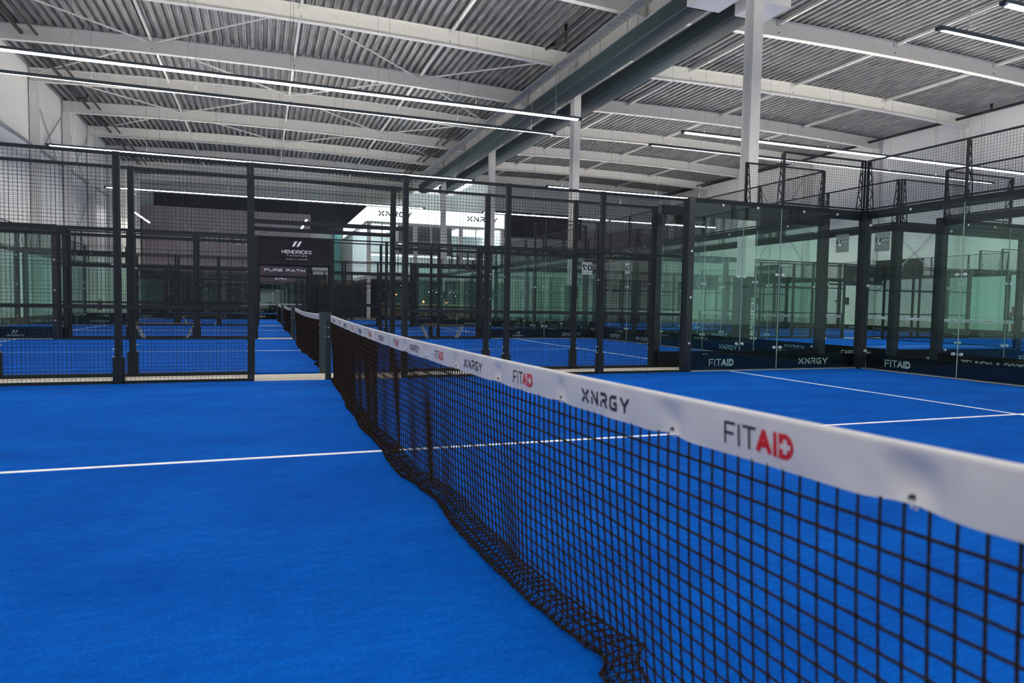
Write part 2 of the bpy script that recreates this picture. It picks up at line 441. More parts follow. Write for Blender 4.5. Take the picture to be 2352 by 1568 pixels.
BY = [9.75+5.38*k for k in range(-6, 10)]
ORD = ['first', 'second', 'third', 'fourth', 'fifth', 'sixth', 'seventh', 'eighth', 'ninth', 'tenth', 'eleventh', 'twelfth', 'thirteenth', 'fourteenth']
def roof_beam(x0, x1, y, label, group):
    mb = MB(); n = 14; D = .59; secs = []
    for i in range(n+1):
        x = x0+(x1-x0)*i/n; z = arch(x)-.012
        pr = [(-.11, 0), (.11, 0), (.11, -.02), (.006, -.025), (.006, -D+.025), (.11, -D+.02), (.11, -D), (-.11, -D), (-.11, -D+.02), (-.006, -D+.025), (-.006, -.025), (-.11, -.02)]
        secs.append([(x, y+a, z+b) for a, b in pr])
    for s_ in secs: mb.v += s_
    for i in range(n):
        for k in range(12): mb.f.append((i*12+k, i*12+(k+1) % 12, (i+1)*12+(k+1) % 12, (i+1)*12+k))
    mb.f.append(tuple(range(12))); mb.f.append(tuple(range(n*12+11, n*12-1, -1)))
    root = tag(empty('roof_beam', (0, 0, 0)), label, 'roof beam', group)
    mb.build('web_and_flanges', 'cream', root)
    for x in (x0, x1-.02):
        pl = MB(); pl.box(x, x+.02, y-.13, y+.13, arch(x)-D-.03, arch(x)-.012); pl.build('end_plate', 'cream', root)
    return root
def strut_x(bay): return [(-5.0, 0.4, 5.8), (16.5, 22.1, 27.6)][bay]
nL = nR = 0
for y in BY:
    for bay, (x0, x1) in enumerate(((XL+.05, XC-.12), (XC+.12, XR-.05))):
        if y > (YL, YR)[bay]-.5: continue
        pts = [(x, y, 11) for x in (x0, (x0+x1)/2, x1)]
        if not seen([(x0+(x1-x0)*i/8, y, 10.8) for i in range(9)], 60): continue
        if bay == 0:
            lab = f'cream steel roof beam, {ORD[nL]} from the camera in the left bay'; nL += 1
        else:
            lab = f'cream steel roof beam, {ORD[nR]} from the camera in the right bay'; nR += 1
        rb = roof_beam(x0, x1, y, lab, ('left', 'right')[bay]+' bay roof beams')
        for x in strut_x(bay):
            z = arch(x)-.16
            for dx, dz in ((-.07, 0), (.07, 0), (0, -.26)):
                b2 = MB(); b2.disc((x+dx, y-.02, z+dz), (0, 1, 0), .022, .03, 8); b2.build('bolt', 'pipe', rb)
# struts that tie the beams together
for bay in (0, 1):
    for j, x in enumerate(strut_x(bay)):
        k = 0
        for ya, yb in zip(BY, BY[1:]):
            if yb > (YL, YR)[bay]-.3: continue
            if not seen([(x, ya, 11.2), (x, yb, 11.2), (x, (ya+yb)/2, 11.2)], 60): continue
            root = tag(empty('roof_strut', (x, (ya+yb)/2, arch(x)-.12)),
                       f'thin strut, {ORD[k]} from camera in {("left", "middle", "right")[j]} strut line, {("left", "right")[bay]} roof bay', 'roof strut', 'struts between the roof beams')
            m1 = MB(); m1.box(-.045, .045, -(yb-ya)/2+.02, (yb-ya)/2-.02, -.05, .05); m1.build('tube', 'cream', root)
            for s in (-1, 1):
                m2 = MB(); m2.box(-.1, .1, s*((yb-ya)/2-.05)-.03, s*((yb-ya)/2-.05)+.03, -.075, .065); m2.build('bracket', 'cream', root)
            k += 1
# zigzag wind bracing under the roof
def diag(p, q, label):
    mb = MB(); mb.bar(p, q, .05, .05)
    tag(mb.build('wind_brace', 'cream'), label, 'brace', 'diagonal wind braces under the roof')
zz = [(20.53, 25.89, 'nearest'), (25.89, 31.27, 'second'), (31.27, 36.65, 'third'), (36.65, 42.03, 'fourth')]
XS = [-10.3, -5.0, 0.4, 5.8, 10.8]
for a, b, nm in zz:
    for i in range(4):
        x0, x1 = XS[i]+.1, XS[i+1]-.1
        fl = (i % 2 == 0) ^ (nm in ('second', 'fourth'))
        p = (x0, a+.1 if fl else b-.1, arch(x0+.01)-.2); q = (x1, b-.1 if fl else a+.1, arch(x1)-.2)
        diag(p, q, f'slender diagonal brace under left roof bay, {nm} braced row, {ORD[i]} from the left wall')
# valley girder over the middle columns
mb = MB()
mb.box(XC-.12, XC+.12, HALL_Y0, YR+9, 11.22, 11.25); mb.box(XC-.12, XC+.12, HALL_Y0, YR+9, 10.52, 10.55); mb.box(XC-.01, XC+.01, HALL_Y0, YR+9, 10.5, 11.25)
tag(mb.build('valley_girder', 'cream'), 'long cream girder running over the middle columns, beside the green ducts', 'girder')

def column(x, y, h, label, group, along='y', wrap=None):
    root = tag(empty('steel_column', (x, y, -.04)), label, 'column', group)
    m1 = MB(); a, b = (.15, .175)
    m1.box(-a, a, -b, -b+.022, 0, h+.04); m1.box(-a, a, b-.022, b, 0, h+.04); m1.box(-.008, .008, -b+.02, b-.02, 0, h+.04)
    if along == 'x':
        m1.v = [(v[1], v[0], v[2]) for v in m1.v]
    m1.build('shaft', 'whitecol', root)
    m2 = MB(); m2.box(-.22, .22, -.22, .22, 0, .03); m2.build('base_plate', 'whitecol', root)
    return root
k = 0
for i, y in enumerate((-0.97, 9.78, 20.53, 31.27, 42.03)):
    if not seen([(XC, y, 1), (XC, y, 5), (XC, y, 10)], 200): continue
    c = column(XC, y, 10.5, f'tall white I-section column with dark lettered base wrap, {ORD[k]} from the camera', 'white columns in the aisle between court rows')
    m1 = MB(); m1.box(-.21, .21, -.225, .225, 0.0, 2.0); wr = m1.build('dark_wrap', 'darkwrap', c)
    # vertical lettering on the face towards the courts
    q, wd = text_strokes('STREETGASM', .13, .038, .24, .72, .14)
    t = MB(); add_quads(t, q, flat((.03, -.2265, .97), (0, 0, -1), (1, 0, 0), .001)) 
    t.build('lettering', 'whitetext', wr)
    k += 1
kl = kr = 0
for y in BY:
    if y < YL-.5 and seen([(XL+.2, y, 2), (XL+.2, y, 10.6)], 60):
        column(XL+.19, y, arch(XL+.2)-.62, f'white wall column on the left wall, {ORD[kl]} from the camera', 'white columns along the left wall', 'y'); kl += 1
    if y < YR-.5 and seen([(XR-.2, y, 2), (XR-.2, y, 10.6)], 60):
        column(XR-.19, y, arch(XR-.2)-.62, f'white wall column on the right wall, {ORD[kr]} from the camera', 'white columns along the right wall', 'y'); kr += 1
# cross bracing flat on the side walls
def wall_x(x, ya, yb, z0, z1, label):
    root = tag(empty('wall_bracing', (x, (ya+yb)/2, z0)), label, 'brace', 'cross braces on the side walls')
    h = (yb-ya)/2
    for s in (-1, 1):
        m = MB(); m.bar((s*.012, -s*h, 0), (s*.012, s*h, z1-z0), .02, .06); m.build('brace_rod', 'zinc', root)
    return root
wall_x(XL+.08, 31.5, 36.4, 7.2, 10.5, 'cross brace high on the left wall, nearer to the camera')
wall_x(XL+.08, 36.9, 41.8, 7.2, 10.5, 'cross brace high on the left wall, farther from the camera')
wall_x(XL+.08, 36.9, 41.8, 3.2, 7.0, 'cross brace low on the left wall behind the mesh fences')
wall_x(XR-.08, 31.5, 36.4, 4.2, 10.3, 'cross brace on the right wall behind the tall white column')
wall_x(XR-.08, 20.8, 25.6, 2.2, 6.6, 'cross brace on the right wall, seen through the corner glass')
mb = MB(); mb.box(XL+.02, XL+.14, 6, YL, 7.84, 7.94)
tag(mb.build('wall_conduit', 'zinc'), 'thin grey conduit running level along the left wall', 'conduit')

# ventilation ducts and units
def duct(xc, y0, y1, label):
    root = tag(empty('air_duct', (xc, (y0+y1)/2, 9.4)), label, 'air duct', 'green fabric ducts under the valley girder')
    hl = (y1-y0)/2; w_ = .36; pr = []
    for i in range(9):
        t = math.pi*i/8
        pr.append((-w_*math.cos(t), .12-.12*math.sin(t)))
    pr = [(-w_, .56)]+pr+[(w_, .56)]
    m = MB(); m.prism(pr, -hl, hl); m.build('duct_skin', 'duct', root)
    for s in (-1, 1):
        m = MB(); m.box(s*w_-.02, s*w_+.02, -hl, hl, .55, .59); m.build('edge_rail', 'zinc', root)
    m = MB(); y = -hl+.3
    while y < hl:
        for zz_ in (.42, .36): m.disc((-w_-.002, y, zz_), (1, 0, 0), .016, .01, 6)
        y += .55
    tag(m.build('nozzle_holes', 'pipe', root), kind='stuff')
    y = -hl+1
    while y < hl:
        m = MB()
        for s in (-1, 1): m.bar((s*.2, y, .59), (s*.2, y, 1.5), .012)
        m.box(-.37, .37, y-.01, y+.01, .59, .60); m.build('hanger', 'cable', root)
        y += 2.7
duct(10.56, 11.42, 46, 'long dark green air duct on the left of the middle columns')
duct(12.12, 11.42, 46, 'long dark green air duct on the right of the middle columns')
def hvac(xc, label):
    root = tag(empty('ventilation_unit', (xc, 10.86, 9.42)), label, 'ventilation unit', 'white ventilation units at the duct ends')
    m = MB(); m.box(-.53, .53, -.52, .52, 0, .95); m.build('casing', 'whitecol', root)
    m = MB(); m.box(-.55, .55, -.54, .54, .95, .98); m.build('lid', 'zinc', root)
    m = MB(); m.tube([(.1, -.53, .5), (.1, -.60, .5)], .33, 20); m.build('fan_outlet', 'pipe', root)
    for s in (-1, 1):
        for t in (-1, 1): m = MB(); m.bar((s*.28, t*.46, .98), (s*.28, t*.46, 1.6), .014); m.build('hanger', 'cable', root)
hvac(10.64, 'white box ventilation unit left of the tall white column top')
hvac(12.24, 'white box ventilation unit right of the tall white column top')
# cable tray
root = tag(empty('cable_tray', (9.9, 29, 10.3)), 'zinc ladder cable tray running above the left green duct', 'cable tray')
for s in (-1, 1): m = MB(); m.box(s*.2-.01, s*.2+.01, -17, 18, 0, .06); m.build('side_rail', 'zinc', root)
m = MB(); y = -17
while y < 18: m.box(-.2, .2, y, y+.02, 0, .02); y += .3
m.box(-.15, .12, -17, 18, .02, .045); m.build('rung', 'zinc', root)
y = -16
while y < 18:
    for s in (-1, 1): m = MB(); m.bar((s*.2, y, .05), (s*.2, y, .95), .01); m.build('hanger', 'cable', root)
    y += 2.7
# black drain pipes
def pipe(pts, r, label, loops=()):
    root = tag(empty('drain_pipe', pts[0]), label, 'pipe', 'black pipes under the roof')
    o = Vector(pts[0])
    (px_, ya, pz), (_, yb, _) = pts
    ys = [ya]+[q for b in BY if ya < b < yb for q in (b-.13, b+.13)]+[yb]
    for y0, y1 in zip(ys[::2], ys[1::2]):
        m = MB(); m.tube([(0, y0-ya, 0), (0, y1-ya, 0)], r, 10); m.build('pipe_run', 'pipe', root, True)
    for L_ in loops:
        m = MB(); m.tube([Vector(p)-o for p in L_], r*.9, 10); m.build('branch', 'pipe', root, True)
pipe([(-9.35, 12, 10.98), (-9.35, 52, 10.98)], .07, 'left one of two black pipes high beside the left wall')
pipe([(-8.85, 12, 10.98), (-8.85, 52, 10.98)], .05, 'right one of two black pipes high beside the left wall',
     [[(-8.85, 33.6, 10.98), (-8.85, 33.6, 10.72), (-9.3, 33.6, 10.72)]])
pipe([(9.45, 8, 11.0), (9.45, 19.2, 10.98)], .06, 'black pipe with elbow branch above the cable tray',
     [[(9.45, 19.1, 10.98), (9.15, 19.1, 10.75), (9.45, 18.0, 10.70), (9.45, 18.0, 11.3)]])
pipe([(9.6, 31.6, 10.9), (9.6, 49, 10.9)], .07, 'black pipe at the far end of the left roof bay, by the ducts')
pipe([(9.2, 31.6, 10.9), (9.2, 49, 10.9)], .05, 'thin black pipe at the far end of the left roof bay')
pipe([(32.5, 12, 10.97), (32.5, 26.2, 10.97)], .07, 'black pipe along the top of the right wall, near part',
     [[(32.5, 18.6, 10.97), (32.5, 18.6, 11.3)]])
pipe([(32.5, 26.6, 10.93), (32.5, 48, 10.93)], .07, 'black pipe along the top of the right wall, far part')
pipe([(32.0, 31.6, 10.93), (32.0, 48, 10.93)], .05, 'second black pipe beside the right wall, far part')

# ------------------------------------------------------------------ linear lights
def light_strip(xa, xb, y, z, face, label):
    """face=+1 shines towards +y, -1 towards -y (the camera)"""
    xc = (xa+xb)/2; hl = (xb-xa)/2
    root = tag(empty('linear_light', (xc, y, z)), label, 'ceiling light', 'long suspended linear lights')
    t = math.radians(12)*face
    ct, st = math.cos(t), math.sin(t)
    def rot(p): return (p[0], p[1]*ct-p[2]*st, p[1]*st+p[2]*ct)
    def R_(m): m.v = [rot(v) for v in m.v]; return m
    m = MB(); m.box(-hl-.12, hl+.12, -.068, .068, -.02, 0); R_(m)
    m.box(-hl-.12, hl+.12, -.075, .075, -.012, .055); m.build('housing', 'housing', root)
    n = 12; seg = 2*hl/n
    m = MB()
    for i in range(n): m.box(-hl+i*seg+.012, -hl+(i+1)*seg-.012, -.066, .066, -.024, -.02)
    R_(m).build('diffuser', 'lamp', root)
    m = MB(); m.box(-hl, hl, -.025, .025, .0552, .056); m.build('added_uplight', 'roof_fill', root)  # glowing top face, hidden from below, added to light beams and deck
    n = 7
    for i in range(n):
        x = -hl+.8+(2*hl-1.6)*i/(n-1)
        m = MB(); m.tube([(x, 0, .08), (x, 0, arch(xc+x)-z-(.61 if min(abs(b-y) for b in BY) < .16 else .012))], .005, 4, False)
        m.box(x-.03, x+.03, -.05, .05, .057, .08); m.build('suspension_cable', 'cable', root)
rows = [('left', -8.85, 8.7), ('right', 12.75, 30.9)]
for nm, xa, xb in rows:
    for i, (yn, yf) in enumerate(((-15.5, -6.9), (-4.6, 4.4), (5.75, 15.2), (17.3, 27.1), (31.0, 37.8))):
        who = ['court behind the camera', 'nearest court', 'second court', 'third court', 'fourth court'][i]
        light_strip(xa, xb, yn, 7.15, 1, f'long white strip light over the near edge of the {who}, {nm} row')
        light_strip(xa, xb, yf, 7.15, -1, f'long white strip light over the far edge of the {who}, {nm} row')
# two strips that run along the hall over the end
for x, nm in ((-9.2, 'left'), (2.2, 'right')):
    root = tag(empty('linear_light', (x, 51.5, 7.1)), f'short strip light seen end on, {nm} side of the far purple banner', 'ceiling light', 'long suspended linear lights')
    m = MB(); m.box(-.045, .045, -4.2, 4.2, 0, .08); m.build('housing', 'housing', root)
    m = MB(); m.box(-.06, .06, -4.1, 4.1, -.012, 0); m.build('diffuser', 'lamp_far', root)
    for y in (-3.5, 0, 3.5):
        m = MB(); m.tube([(0, y, .08), (0, y, arch(x)-7.12)], .005, 4, False); m.build('suspension_cable', 'cable', root)

# ------------------------------------------------------------------ prototypes of the court parts
def wires(mb, x0, x1, z0, z1, y=0.0, step=.05, r=.0031):
    n = round((x1-x0)/step)
    for i in range(1, n): 
        x = x0+(x1-x0)*i/n; mb.box(x-r/2, x+r/2, y-r/2, y+r/2, z0, z1)
    n = round((z1-z0)/step)
    for i in range(1, n):
        z = z0+(z1-z0)*i/n; mb.box(x0, x1, y+r/2, y+r*1.5, z-r/2, z+r/2)

def proto_fence():
    """4.97 m of mesh fence: x -2.485..2.485"""
    root = empty('mesh_fence', (0, 0, 0)); X = [-2.485, -.828, .828, 2.485]
    for i, x in enumerate(X):
        m = MB()
        a, b = (x-.042, x-.002), (x+.002, x+.042)
        if i == 0: a, b = (x, x+.045), (x+.049, x+.085)
        if i == 3: a, b = (x-.085, x-.049), (x-.045, x)
        m.box(*a, -.03, .03, -.04, 3.0); m.box(*b, -.03, .03, -.04, 3.0)
        if 0 < i < 3: m.box(x-.07, x+.07, -.02, .02, -.04, .34)
        m.build('post', 'black', root)
        bl = MB()
        for z in (.35, .45, 1.55, 2.6): bl.disc((x-.055 if i else x+.1, .0, z), (1, 0, 0), .012, .03, 6)
        bl.build('bolt', 'silver', root)
    for z in (.02, 1.0, 2.0, 2.975):
        m = MB(); m.box(-2.44, 2.44, -.02, .02, z-.02 if z > .1 else -.02, z+.02 if z > .1 else .035); m.build('rail', 'black', root)
    for i in range(3):
        m = MB(); wires(m, X[i]+.04, X[i+1]-.04, .02, 2.97); m.build('mesh_panel', 'wire', root)
    return root

def lattice(m, p, dirv, zb, zt, w0=.13, w1=.035):
    """tapering lattice brace standing at p, leaning back along dirv"""
    d = Vector(dirv)
    a0 = Vector((p[0], p[1], zb)); a1 = Vector((p[0], p[1], zt))
    b0 = a0+d*w0; b1 = a1+d*w1
    m.bar(a0, a1, .018); m.bar(b0, b1, .014)
    n = 6; k = 0
    for i in range(n):
        t0, t1 = i/n, (i+1)/n
        pa = a0.lerp(a1, t0) if i % 2 else b0.lerp(b1, t0); pb = b0.lerp(b1, t1) if i % 2 else a0.lerp(a1, t1)
        m.bar(pa, pb, .012)

def pane(root, x0, x1, y=0.0, z0=.03, z1=2.95):
    m = MB(); m.box(x0+.006, x1-.006, y-.005, y+.005, z0, z1); m.build('glass_pane', 'glass', root)
def joint(root, x):
    m = MB(); m.box(x-.005, x+.005, -.006, .006, .03, 2.95); m.build('joint_seal', 'joint', root)
def clamp(root, x, y, zs):
    joint(root, x)
    for z in zs:
        m = MB()
        for s in (-1, 1): m.disc((x+s*.07, y, z), (0, 1, 0), .026, .035, 12)
        m.box(x-.07, x+.07, y+.012, y+.016, z-.004, z+.004)
        m.build('glass_clamp', 'silver', root)

def proto_side():
    """4 m of glass, x -2..2; court inside is -y; the corner is at x=+2 with raised mesh over the last 2 m"""
    root = empty('glass_wall', (0, 0, 0))
    pane(root, -1.95, 0); pane(root, 0, 1.95)
    m = MB(); m.box(-2.0, -1.88, -.03, .05, -.04, 3.03); m.build('post', 'plate', root)
    m = MB(); m.box(-1.9, 2.0, .008, .07, 2.86, 3.03); m.build('top_beam', 'black', root)
    m = MB(); m.box(-1.9, 2.0, .0, .05, -.04, .03); m.build('base_rail', 'black', root)
    m = MB(); m.box(-1.9, 1.92, -.02, -.008, .0, .022); m.build('sill_strip', 'zinc', root)
    clamp(root, 0, -.012, (.42, 1.75))
    for x in (-1.3, -.55, .5, 1.3):
        m = MB(); m.disc((x, -.012, 2.93), (0, 1, 0), .022, .02, 10); m.build('bolt', 'silver', root)
    for z in (.5, 1.3, 2.1):
        m = MB(); m.disc((-1.94, -.04, z), (0, 1, 0), .02, .02, 10); m.build('bolt', 'silver', root)
    m = MB(); m.bar((0, 0, 3.06), (1.97, 0, 3.06), .03); m.bar((0, 0, 3.98), (1.97, 0, 3.98), .03)
    m.bar((0.015, 0, 3.03), (0.015, 0, 3.99), .035); m.bar((1.96, 0, 3.03), (1.96, 0, 3.99), .03); m.build('screen_frame', 'black', root)
    m = MB(); wires(m, .03, 1.95, 3.07, 3.97); m.build('mesh_panel', 'wire', root)
    for x, d in ((.02, (.0, 1, 0)), (1.93, (-1, 0, 0))):
        m = MB(); lattice(m, (x, .03), d, 3.03, 3.97); m.build('lattice_brace', 'black', root)
    return root

def proto_back():
    """10 m of glass along x -5..5, court inside is -y"""
    root = empty('glass_wall', (0, 0, 0))
    for i in range(5): pane(root, -5+2*i+(.07 if i == 0 else 0), -3+2*i-(.07 if i == 4 else 0))
    for s in (-1, 1):
        m = MB(); m.box(s*5-.08, s*5+.08, -.06, .10, -.04, 3.03); m.build('corner_post', 'black', root)
        for z in (.35, 1.6, 2.75):
            m = MB(); m.disc((s*4.84, -.02, z), (0, 1, 0), .024, .03, 10); m.build('bolt', 'silver', root)
    m = MB(); m.box(-4.95, 4.95, .008, .07, 2.88, 3.03); m.build('top_beam', 'black', root)
    m = MB(); m.box(-4.95, 4.95, .0, .05, -.04, .03); m.build('base_rail', 'black', root)
    m = MB(); m.box(-4.95, 4.95, -.02, -.008, .0, .022); m.build('sill_strip', 'zinc', root)
    for x in (-3, -1, 1, 3): clamp(root, x, -.012, (.42, 1.75))
    for x in (-4, -2, 0, 2, 4):
        m = MB(); m.disc((x, -.012, 2.95), (0, 1, 0), .022, .02, 10); m.build('bolt', 'silver', root)
    m = MB(); m.bar((-4.97, 0, 3.06), (4.97, 0, 3.06), .03); m.bar((-4.97, 0, 3.98), (4.97, 0, 3.98), .03)
    for x in (-4.97, -3, -1, 1, 3, 4.97): m.bar((x, 0, 3.03), (x, 0, 3.99), .03)
    m.build('screen_frame', 'black', root)
    for i in range(5):
        m = MB(); wires(m, -5+2*i+.02, -3+2*i-.02, 3.07, 3.97); m.build('mesh_panel', 'wire', root)
    for x in (-4.97, -3, -1, 1, 3, 4.97):
        m = MB(); lattice(m, (x, .03), (0, 1, 0) if abs(x) < 4 else (-math.copysign(1, x), 0, 0), 3.03, 3.97); m.build('lattice_brace', 'black', root)
    return root

def proto_header():
    root = empty('gate_header', (0, 0, 0))
    m = MB(); m.box(-1.03, 1.03, -.02, .02, 2.18, 2.24); m.build('lower_rail', 'black', root)
    m = MB(); m.box(-1.03, 1.03, -.02, .02, 2.95, 3.0); m.build('upper_rail', 'black', root)
    m = MB(); wires(m, -1.03, 1.03, 2.24, 2.95); m.build('mesh_panel', 'wire', root)
    return root

def board_text(m, txt, cx, z, h, w, fn):
    q, wd = text_strokes(txt, h, w, .42 if txt.islower() else .24)
    add_quads(m, [[(a+cx, b+z) for a, b in k] for k in q], fn)
def proto_board(L_, items):
    """long low board on the floor, text on both sides"""
    root = empty('advertising_board', (0, 0, 0))
    m = MB(); m.box(-L_/2, L_/2, -.006, .006, 0, .29); m.build('panel', 'board', root)
    for (c, kind) in items:
        m = MB(); hole = MB()
        for s in (1, -1):
            fn = flat((s*c, -s*.0065, 0), (s, 0, 0), (0, 0, 1), .0008)
            fh = flat((s*c, -s*.0065, 0), (s, 0, 0), (0, 0, 1), .0016)
            if kind == 'FITAID':
                fitaid(.13, lambda q: add_quads(m, [[(a, b+.08) for a, b in k] for k in q], fn),
                       lambda q: add_quads(m, [[(a, b+.08) for a, b in k] for k in q], fn),
                       lambda q: add_quads(hole, [[(a, b+.08) for a, b in k] for k in q], fh))
            elif kind == 'yacht':
                add_quads(m, [[(a, b+.15) for a, b in k] for k in yacht_logo(.09)], fn)
                board_text(m, 'HENDRICKS', 0, .07, .05, .009, fn)
            elif kind == 'xnrgy':
                board_text(m, kind, 0, .09, .12, .024, fn)
            else:
                board_text(m, kind, 0, .09, .10, .014, fn)
        m.build('lettering', 'greytext', root)
        if hole.v: hole.build('cross_mark', 'board', root)
    return root

# ---- tennis net
def tz(y): return .88+.048*(y/5)**2
def smooth_table(T, y):
    T = sorted(T)
    if y <= T[0][0]: return T[0][1]
    for (a, fa), (b, fb) in zip(T, T[1:]):
        if y <= b:
            t = (y-a)/(b-a); t = t*t*(3-2*t); return fa+(fb-fa)*t
    return T[-1][1]
HEM = [(4.95, -.01), (4.2, -.03), (3.3, -.05), (2.6, -.08), (2.2, -.11), (1.6, -.10), (.94, -.13), (.4, -.10), (0, -.10), (-.4, -.12), (-.75, -.12), (-1.1, -.06),
       (-1.4, -.02), (-1.9, -.05), (-2.35, -.04), (-2.73, -.01), (-3.0, .02), (-3.15, .05), (-3.25, .085), (-3.34, .01), (-3.6, -.06), (-4.2, -.03), (-4.95, 0)]
HEM2 = [(-4.95, 0), (-3.4, .06), (-2.6, 0), (-1, -.03), (1, -.06), (2.6, -.05), (4.95, 0)]
GROM = [-4.35+.65*k for k in range(15)]
def tape_pt(y, t, side):
    """t 0 at hem .. 1 under the cable; side -1 left face, +1 right face"""
    z = tz(y); H = .102
    d = 0; zb = 0
    for k, g in enumerate(GROM):
        e = y-g
        if abs(e) < .3:
            a = .015 if k % 3 else .022
            d += a*math.exp(-(e/.035)**2)*math.sin(math.pi*min(1, max(0, 1-t*1.05)))**1
            d += .006*math.exp(-((e-.05-.10*t)/.03)**2)*(1-t)
            zb += .008*math.exp(-(e/.05)**2)
    d += .0025*math.sin(y*23+2*math.sin(y*7))*(1-t)
    th = .0075+.003*math.sin(math.pi*t)*.5-.0035*(1-t)
    x = side*th+d
    return Vector((x, y, z-H+t*(H-.012)+zb*(1-t)*(1 if side < 0 else .6)))
def sheet(y, s):
    """net cloth: s = length below the tape"""
    z0 = tz(y)-.096
    xh = smooth_table(HEM, y)
    run = z0-.012
    foot = .04+.35*smooth_table(HEM2, y)
    f = min(1, s/run)
    x = foot*f**1.6
    amp = .016+.018*(1 if y > -1.4 else .25)
    if y < -3.0: amp *= .5
    if y > .8: amp *= .55
    x += amp*f**1.4*(math.sin(y*5.3+1.1*math.sin(y*2.1))+.45*math.sin(y*12.7+.7))*(1-.4*f)
    # narrow gathers
    for yg, a, ww in ((-.05, .035, .17), (-1.05, .03, .18), (3.2, .05, .2), (1.7, .03, .17), (4.3, .03, .16)):
        x += a*math.exp(-((y-yg)/ww)**2)*f**2*(1-f*.7)*2
    if s <= run-.05:
        return Vector((x, y, z0-s))
    e = s-(run-.05)
    # curved foot then out along the floor towards the hem
    t = min(1, e/.07)
    z = (z0-(run-.05))*(1-t)**1.5+.007
    x2 = x+(xh-x)*min(1, max(0, e-.01)/.155)
    if e > .165:
        g = (e-.165); x2 = xh+g*.95; z += min(.016, .25*g)+.004
    z += .006*abs(math.sin(y*19))*min(1, e/.1)
    return Vector((x2, y, z))
def proto_net():
    root = empty('tennis_net', (0, 0, 0))
    for s in (-1, 1):
        m = MB(); m.box(-.075, .005, s*5.0-.04, s*5.0+.04, -.04, .94); po = m.build('net_post', 'netpost', root)
        m = MB(); m.box(-.085, .015, s*5.0-.05, s*5.0+.05, .94, .955); m.build('post_cap', 'netpost', po)
        m = MB()
        for z in (.62, .75): m.disc((-.078, s*5.0+.0, z), (1, 0, 0), .009, .012, 8)
        for z in (.62, .75): m.disc((-.035, s*5.0-s*.042, z), (0, 1, 0), .009, .012, 8)
        m.build('bolt', 'silver', po)
        m = MB(); m.box(-.10, .03, s*5.0-.045, s*5.0+.045, -.04, -.02); m.build('foot_plate', 'netpost', po)
    # tape
    n = 420; Y = [-4.955+9.91*i/n for i in range(n+1)]; K = 7
    m = MB(); ring = None; per = None
    for y in Y:
        pts = [tape_pt(y, k/K, -1) for k in range(K+1)]
        for a in (150, 120, 90, 60, 30):
            pts.append(Vector((.0085*math.cos(math.radians(a)), y, tz(y)-.0085+.0085*math.sin(math.radians(a)))))
        pts += [tape_pt(y, k/K, 1) for k in range(K, -1, -1)]
        per = len(pts); m.v += [tuple(p) for p in pts]
    for i in range(n):
        for k in range(per-1):
            a = i*per+k; m.f.append((a, a+1, a+per+1, a+per))
    tp = m.build('net_tape', 'tape', root, True)
    # print on the left face: alternating marks every 65 cm
    ypos = [(-4.01+1.30*k, 'F') for k in range(7)]+[(-3.36+1.30*k, 'X') for k in range(7)]+[(-4.665, 'X')]
    def fn(yc, off): return lambda a, b: tape_pt(yc-a, b/.09, -1)+Vector((-off, 0, 0))
    for yc, kd in ypos:
        dark, red, hole = MB(), MB(), MB()
        if kd == 'F':
            f1 = fn(yc, .0012); f2 = fn(yc, .0020)
            sh = lambda q: [[(a, b+.022) for a, b in k] for k in q]
            fitaid(.049, lambda q: add_quads(dark, sh(q), f1), lambda q: add_quads(red, sh(q), f1), lambda q: add_quads(hole, sh(q), f2))
            red.build('red_print', 'redtext', tp); hole.build('cross_mark', 'tape', tp)
        else:
            q, wd = text_strokes('xnrgy', .045, .0098, .55, 1.0)
            add_quads(dark, [[(a, b+.023) for a, b in k] for k in q], fn(yc, .0012))
        dark.build('black_print', 'blacktext', tp)
    for g in GROM:
        p = tape_pt(g, .10, -1); m = MB(); m.disc(p+Vector((-.001, 0, 0)), (1, 0, 0), .0055, .006, 10); m.build('eyelet', 'blacktext', tp)
        p = tape_pt(g, .0, -1); m = MB(); m.tube([p+Vector((-.002, -.004, .008)), p+Vector((-.005, -.007, -.003)), p+Vector((.004, -.009, -.008)), p+Vector((.008, -.008, .004))], .0018, 5); m.build('cable_tie', 'tape', tp)
    # cords
    step = .0435; nv = int(9.9/step); L_ = 1.05; S = []
    s = 0.0
    while s < L_: S.append(s); s += step*.5
    rows_ = S[2::2]
    m = MB(); r = .0033
    for i in range(nv+1):
        y = -4.95+9.9*i/nv
        m.tube([sheet(y, s) for s in S], r, 4, False)
    for s in rows_:
        pts = [sheet(-4.95+9.9*i/(nv*1), s)+Vector((-.001, 0, 0)) for i in range(nv+1)]
        m.tube(pts, r, 4, False)
    for i in range(nv+1):
        y = -4.95+9.9*i/nv
        for s in rows_:
            p = sheet(y, s); b = len(m.v); k = .0074
            m.v += [(p.x+k, p.y, p.z), (p.x-k, p.y, p.z), (p.x, p.y+k, p.z), (p.x, p.y-k, p.z), (p.x, p.y, p.z+k), (p.x, p.y, p.z-k)]
            for a, c in ((0, 2), (2, 1), (1, 3), (3, 0)): m.f += [(b+a, b+c, b+4), (b+c, b+a, b+5)]
    m.build('net_mesh', 'net', root)
    m = MB(); m.tube([sheet(-4.95+9.9*i/230, L_-.01) for i in range(231)], .004, 6); m.build('hem_cord', 'net', root)
    return root

